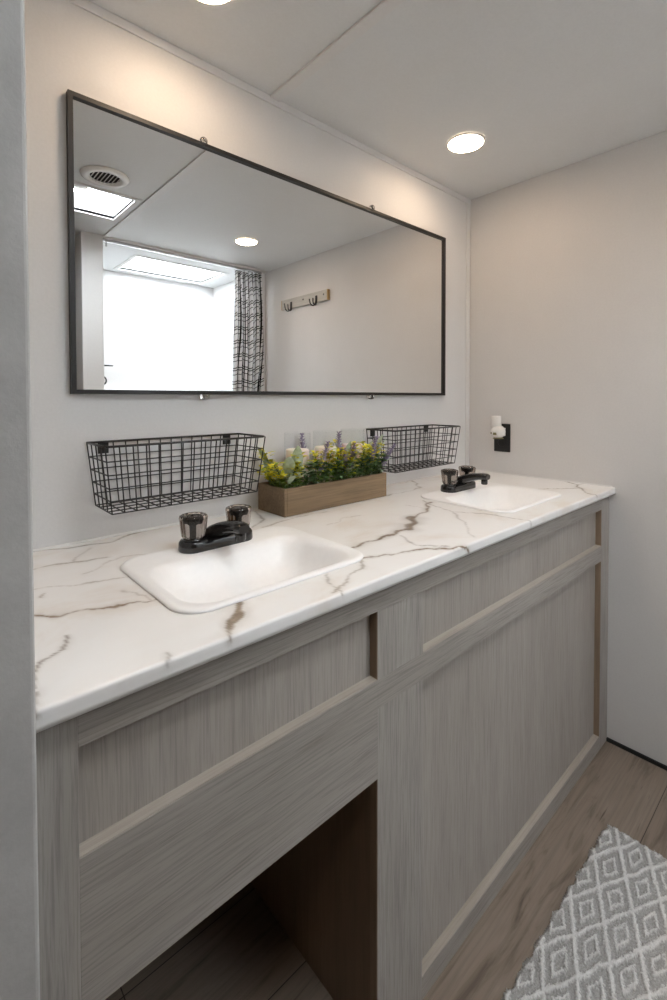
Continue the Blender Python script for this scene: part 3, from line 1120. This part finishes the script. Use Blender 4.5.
# ------------------------------------------------------------------ outlet and plug-in on the end wall
oy, oz = -0.155, 1.037
ot = thing('wall_outlet', 'black wall outlet plate on the end wall above the right sink', 'outlet', (L, oy, oz))
MB().box((L - 0.005, oy - 0.035, oz - 0.057), (L - 0.0003, oy + 0.035, oz + 0.057)).build('cover_plate', 'outlet_black', ot, bevel=0.002)
for s in (-1, 1):
    rec = MB().lathe([(0.0165, 0.0), (0.0165, -0.0025), (0.015, -0.003)], (L - 0.0045, oy, oz + s * 0.0195), 24, axis='x').build('receptacle', 'outlet_black', ot)
    if s < 0:
        MB().box((L - 0.0080, oy - 0.0075, oz - 0.0235), (L - 0.0073, oy - 0.0055, oz - 0.0145)).box((L - 0.0080, oy + 0.0055, oz - 0.0235), (L - 0.0073, oy + 0.0075, oz - 0.0145)).build('slots', 'dark_hole', rec)
MB().lathe([(0.003, 0.0), (0.003, -0.0012), (0.0, -0.002)], (L - 0.005, oy, oz), 12, axis='x', cap1=False).build('screw', 'outlet_black', ot)
pg = thing('plug_in_air_freshener', 'white plug-in air freshener pushed into the black wall outlet', 'air freshener', (L - 0.008, oy, oz + 0.02))
fx, fy = L - 0.042, -0.150
MB().lathe([(0.0, 0.0), (0.0185, 0.0), (0.0205, 0.003), (0.0205, 0.050), (0.0195, 0.053), (0.012, 0.053), (0.011, 0.046), (0.0, 0.046)], (fx, fy, 1.074), 32, cap0=False, cap1=False).build('scent_tube', 'white_plastic', pg)
sph = MB()
sph.lathe([(0.029 * sin(pi * i / 12) + 1e-4, -0.027 * cos(pi * i / 12)) for i in range(0, 13)], (fx, fy - 0.008, 1.064), 32)
sph.box((fx + 0.015, fy - 0.022, 1.046), (L - 0.0078, fy + 0.010, 1.078))
bd_ = sph.build('plug_body', 'white_plastic', pg)
MB().lathe([(0.020, 0.0), (0.0215, 0.003), (0.013, 0.006), (0.0, 0.0065)], (fx, fy - 0.008, 1.0355), 20, cap0=True, cap1=False).build('oil_bottle', 'amber', pg)
MB().box((fx - 0.031, fy - 0.016, 1.052), (fx - 0.022, fy - 0.002, 1.062)).build('dial', 'amber', bd_, bevel=0.002)
MB().box((fx - 0.029, fy + 0.004, 1.056), (fx - 0.022, fy + 0.009, 1.062)).build('switch', 'amber', bd_, bevel=0.001)

# ------------------------------------------------------------------ ceiling lights and vent
lt = thing('ceiling_light', 'round warm ceiling light nearest the end wall corner, above the right sink', 'ceiling light', (1.380, -0.238, CZ), 'round recessed ceiling lights')
ld = MB().lathe([(0.056, 0.0), (0.055, -0.004), (0.045, -0.006), (0.0, -0.0065)], (1.380, -0.238, CZ - 0.0015), 40, cap1=False).build('lens', 'led', lt)
MB().lathe([(0.056, -0.001), (0.061, -0.001), (0.0615, -0.003), (0.060, -0.0055), (0.057, -0.006), (0.056, -0.004), (0.056, -0.001)], (1.380, -0.238, CZ), 48, cap0=False, cap1=False).build('trim_ring', 'white_plastic', lt)
dup(lt, (0.460, -0.224, CZ), 'round warm ceiling light cut by the top edge of the photo')
dup(lt, (1.360, -1.112, CZ), 'round ceiling light seen in the mirror, near the curtain')
dup(lt, (-0.45, -1.30, CZ), 'added round fill light over the unseen hall behind the camera')  # out-of-view lamp added to fill the room with light

vt = thing('ceiling_vent', 'round white slotted ceiling vent beside the skylight, seen in the mirror', 'vent', (0.566, -0.832, CZ))
vx, vy = 0.566, -0.832
MB().lathe([(0.052, -0.004), (0.058, -0.012), (0.074, -0.012), (0.084, -0.006), (0.086, -0.0005), (0.052, -0.0005)], (vx, vy, CZ), 48, cap0=False, cap1=False).build('rim', 'white_plastic', vt)
MB().lathe([(0.0535, 0.0), (0.0535, 0.001)], (vx, vy, CZ - 0.0025), 40).build('dark_opening', 'dark_hole', vt)
for i in range(8):
    yy = -0.045 + i * 0.0129
    hw_ = math.sqrt(max(0.0, 0.0525 ** 2 - yy ** 2))
    MB().add([(vx + yy - 0.0035, vy - hw_, CZ - 0.010), (vx + yy + 0.003, vy - hw_, CZ - 0.004), (vx + yy + 0.003, vy + hw_, CZ - 0.004), (vx + yy - 0.0035, vy + hw_, CZ - 0.010),
              (vx + yy - 0.0035, vy - hw_, CZ - 0.011), (vx + yy + 0.0035, vy - hw_, CZ - 0.0055), (vx + yy + 0.0035, vy + hw_, CZ - 0.0055), (vx + yy - 0.0035, vy + hw_, CZ - 0.011)],
             [(0, 1, 2, 3), (7, 6, 5, 4), (0, 4, 5, 1), (2, 6, 7, 3), (1, 5, 6, 2), (0, 3, 7, 4)]).build('slat', 'white_plastic', vt)

# ------------------------------------------------------------------ coat rack on the end wall (seen in the mirror)
rk = thing('hook_rail', 'white-washed wooden hook rail with black hooks on the end wall', 'hook rail', (L, -1.145, 1.794))
ra, rb = -1.368, -0.922
bdm = MB().box((L - 0.018, ra + 0.006, 1.762), (L - 0.0004, rb - 0.006, 1.822)).build('board', 'rail_white', rk, bevel=0.001)
for yy in (ra, rb - 0.006):
    MB().box((L - 0.018, yy, 1.762), (L - 0.0004, yy + 0.006, 1.822)).build('end_grain', 'rail_end', bdm)
for yy in (-0.955, -1.145, -1.335):
    MB().lathe([(0.005, 0.0), (0.005, -0.002), (0.0, -0.003)], (L - 0.018, yy, 1.797), 12, axis='x', cap1=False).build('screw', 'black_metal', bdm)
for yy in (-1.020, -1.262):
    hk = MB()
    hk.box((L - 0.021, yy - 0.008, 1.768), (L - 0.018, yy + 0.008, 1.80))
    for s in (-1, 1):
        pts = [(L - 0.020, yy + s * 0.004, 1.785)]
        for i in range(9):
            a = pi * i / 8
            pts.append((L - 0.038 + 0.018 * cos(a), yy + s * (0.005 + 0.010 * i / 8), 1.762 - 0.020 * sin(a)))
        pts.append((L - 0.058, yy + s * 0.016, 1.778))
        hk.tube(pts, 0.0036, 8)
    hk.build('double_hook', 'black_metal', rk)

# ------------------------------------------------------------------ shower curtain and its track
tk = thing('curtain_track', 'thin grey curtain track along the top of the shower opening', 'curtain track', (1.25, -TF - 0.022, CZ - 0.0105))
MB().box((0.759, -TF - 0.030, CZ - 0.024), (1.743, -TF - 0.014, CZ - 0.0105)).build('rail', 'steel', tk, bevel=0.001)
MB().box((0.775, -TF - 0.026, CZ - 0.048), (0.783, -TF - 0.018, CZ - 0.024)).build('end_stop', 'steel', tk)


def curtain():
    nx, nz = 150, 90
    z0, z1 = 0.13, CZ - 0.028
    xa, xb = 1.548, 1.741
    yc = -TF - 0.022
    rng = random.Random(8)
    vs, uv, wob = [], [], []
    for j in range(nz + 1):
        f = j / nz
        z = z1 + (z0 - z1) * f
        flare = 1.0 + 0.32 * f
        s = 0
        prev = None
        row = []
        for i in range(nx + 1):
            u = i / nx
            xx = xb + (xa - xb) * (u * flare if u < 1 else flare)
            ph = 2 * pi * 5.5 * u + 0.9 * sin(3 * f + 4 * u) + 0.8 * sin(7 * u + 2 * f)
            amp = 0.017 + 0.014 * min(1, f * 3) + 0.003 * sin(9 * f + 5 * u)
            yy = yc + amp * sin(ph) * (0.85 + 0.15 * sin(13 * u))
            xx += 0.006 * sin(2 * ph) * min(1, f * 4)
            if prev:
                s += math.hypot(xx - prev[0], yy - prev[1])
            prev = (xx, yy)
            row.append(s)
            vs.append((xx, yy, z))
        uv.append(row)
        wob.append([0.010 * sin(2 * pi * 5.5 * i / nx + 3 * f + 1.2 * sin(5 * f)) + 0.006 * sin(9 * i / nx + 6 * f) for i in range(nx + 1)])
    fs = [(j * (nx + 1) + i, j * (nx + 1) + i + 1, (j + 1) * (nx + 1) + i + 1, (j + 1) * (nx + 1) + i) for j in range(nz) for i in range(nx)]
    mb = MB().add(vs, fs, True)
    c = thing('shower_curtain', 'bunched white shower curtain with black plaid lines at the shower opening', 'curtain', (1.63, yc, z0))
    o = mb.build('fabric', 'plaid', c, fix=False)
    ul = o.data.uv_layers.new(name='UVMap')
    base = uv[0]
    for lp in o.data.loops:
        vi = lp.vertex_index
        j, i = divmod(vi, nx + 1)
        ul.data[lp.index].uv = (base[i] + 0.010 * sin(5 * (z1 - vs[vi][2])), z1 - vs[vi][2] + wob[j][i])
    sd = o.modifiers.new('thick', 'SOLIDIFY')
    sd.thickness = 0.001
    for i in range(7):
        u = (i + 0.5) / 7
        x = xb + (xa - xb) * u
        MB().tube([(x + 0.007 * cos(2 * pi * k / 12), yc, z1 - 0.004 + 0.009 * sin(2 * pi * k / 12)) for k in range(12)], 0.0012, 6, closed=True).build('curtain_ring', 'steel', c)


curtain()

# black wire caddy on the shower's side wall
cy_ = thing('shower_caddy', 'black wire shower caddy on the side wall inside the shower, seen in mirror', 'shower caddy', (0.757, -1.77, 1.30))
MB().tube([(0.758, -1.72, 1.388), (0.84, -1.755, 1.388), (0.872, -1.77, 1.388), (0.84, -1.785, 1.388), (0.758, -1.82, 1.388)], 0.0035, 8).build('wire_shelf', 'black_metal', cy_)
hp = [(0.758, -1.77, 1.335)]
for i in range(9):
    a = pi / 2 - pi * 0.85 * i / 8
    hp.append((0.812 + 0.024 * cos(a), -1.77, 1.302 + 0.024 * sin(a)))
hp.append((0.790, -1.77, 1.225))
hp.append((0.758, -1.77, 1.205))
MB().tube(hp, 0.0045, 8).build('wire_hook', 'black_metal', cy_)


# ------------------------------------------------------------------ rug
def rug():
    lx, ly = 0.94, 0.56
    ang = radians(-0.6)
    cor = Vector((1.434, -0.666, 0))
    ux = Vector((-cos(ang), -sin(ang), 0))
    uy = Vector((sin(ang), -cos(ang), 0)) + ux * -0.02
    nx, ny = 471, 281
    a = np.linspace(0, lx, nx)
    b = np.linspace(0, ly, ny)
    A, B = np.meshgrid(a, b, indexing='ij')
    rng = np.random.default_rng(2)
    wob = 0.0025 * np.sin(A * 60 + 3 * np.sin(B * 37)) + 0.002 * np.sin(B * 75 + 2 * np.sin(A * 41))
    px, py = 0.150, 0.0715
    u = (A - 0.062 + wob * 0.6) / px
    v = (B - 0.049 + wob * 0.4) / py
    p = np.abs(((u + v) % 1.0) - 0.5) * 2
    q = np.abs(((u - v) % 1.0) - 0.5) * 2
    d = np.maximum(p, q)          # 1 on lattice lines, 0 at diamond centres
    nz = rng.normal(0, 0.045, A.shape)
    dn = d + nz

    def sm(x, e0, e1):
        t = np.clip((x - e0) / (e1 - e0), 0, 1)
        return t * t * (3 - 2 * t)
    white = sm(dn, 0.84, 0.89) + sm(dn, 0.29, 0.34) * (1 - sm(dn, 0.46, 0.52))
    white = np.clip(white, 0, 1)
    edge = np.minimum(np.minimum(A, lx - A), np.minimum(B, ly - B))
    H = 0.007 + 0.0038 * white + rng.normal(0, 0.0006, A.shape)
    H *= np.clip(edge / 0.006, 0.05, 1)
    hem = edge < 0.010
    white = np.where(hem & (A < 0.012), 0.15, white)
    jx = np.where(edge < 0.005, rng.normal(0, 0.0014, A.shape) + 0.0025 * np.sin(A * 85) + 0.002 * np.sin(A * 140 + B * 90), 0)
    V = np.zeros(A.shape + (3,))
    for k in range(3):
        V[..., k] = cor[k] + ux[k] * (A + jx) + uy[k] * (B + jx)
    V[..., 2] = 0.001 + H
    idx = np.arange(nx * ny).reshape(nx, ny)
    fs = np.stack([idx[:-1, :-1], idx[:-1, 1:], idx[1:, 1:], idx[1:, :-1]], -1).reshape(-1, 4)
    mb = MB()
    mb.v = [tuple(r) for r in V.reshape(-1, 3)]
    mb.f = [tuple(int(i) for i in r) for r in fs]
    mb.s = [True] * len(mb.f)
    # skirt down to the floor
    border = list(idx[0, :]) + list(idx[1:, -1]) + list(idx[-1, ::-1][1:]) + list(idx[::-1, 0][1:-1])
    k = len(mb.v)
    for i in border:
        x, y, z = mb.v[i]
        mb.v.append((x, y, 0.0002))
    n = len(border)
    for i in range(n):
        j = (i + 1) % n
        mb.f.append((int(border[i]), k + i, k + j, int(border[j])))
        mb.s.append(True)
    mb.f.append(tuple(k + i for i in range(n)))
    mb.s.append(False)
    o = mb.build('bath_rug', 'rug', None, fix=True)
    at = o.data.color_attributes.new('pile', 'FLOAT_COLOR', 'POINT')
    arr = np.ones((len(o.data.vertices), 4), dtype=np.float32)
    w = np.zeros(len(o.data.vertices))
    w[:nx * ny] = white.reshape(-1)
    w[nx * ny:] = 0.5
    arr[:, 0] = w
    at.data.foreach_set('color', arr.reshape(-1))
    tag(o, 'white and grey woven rug with a diamond pattern on the plank floor', 'rug')


rug()
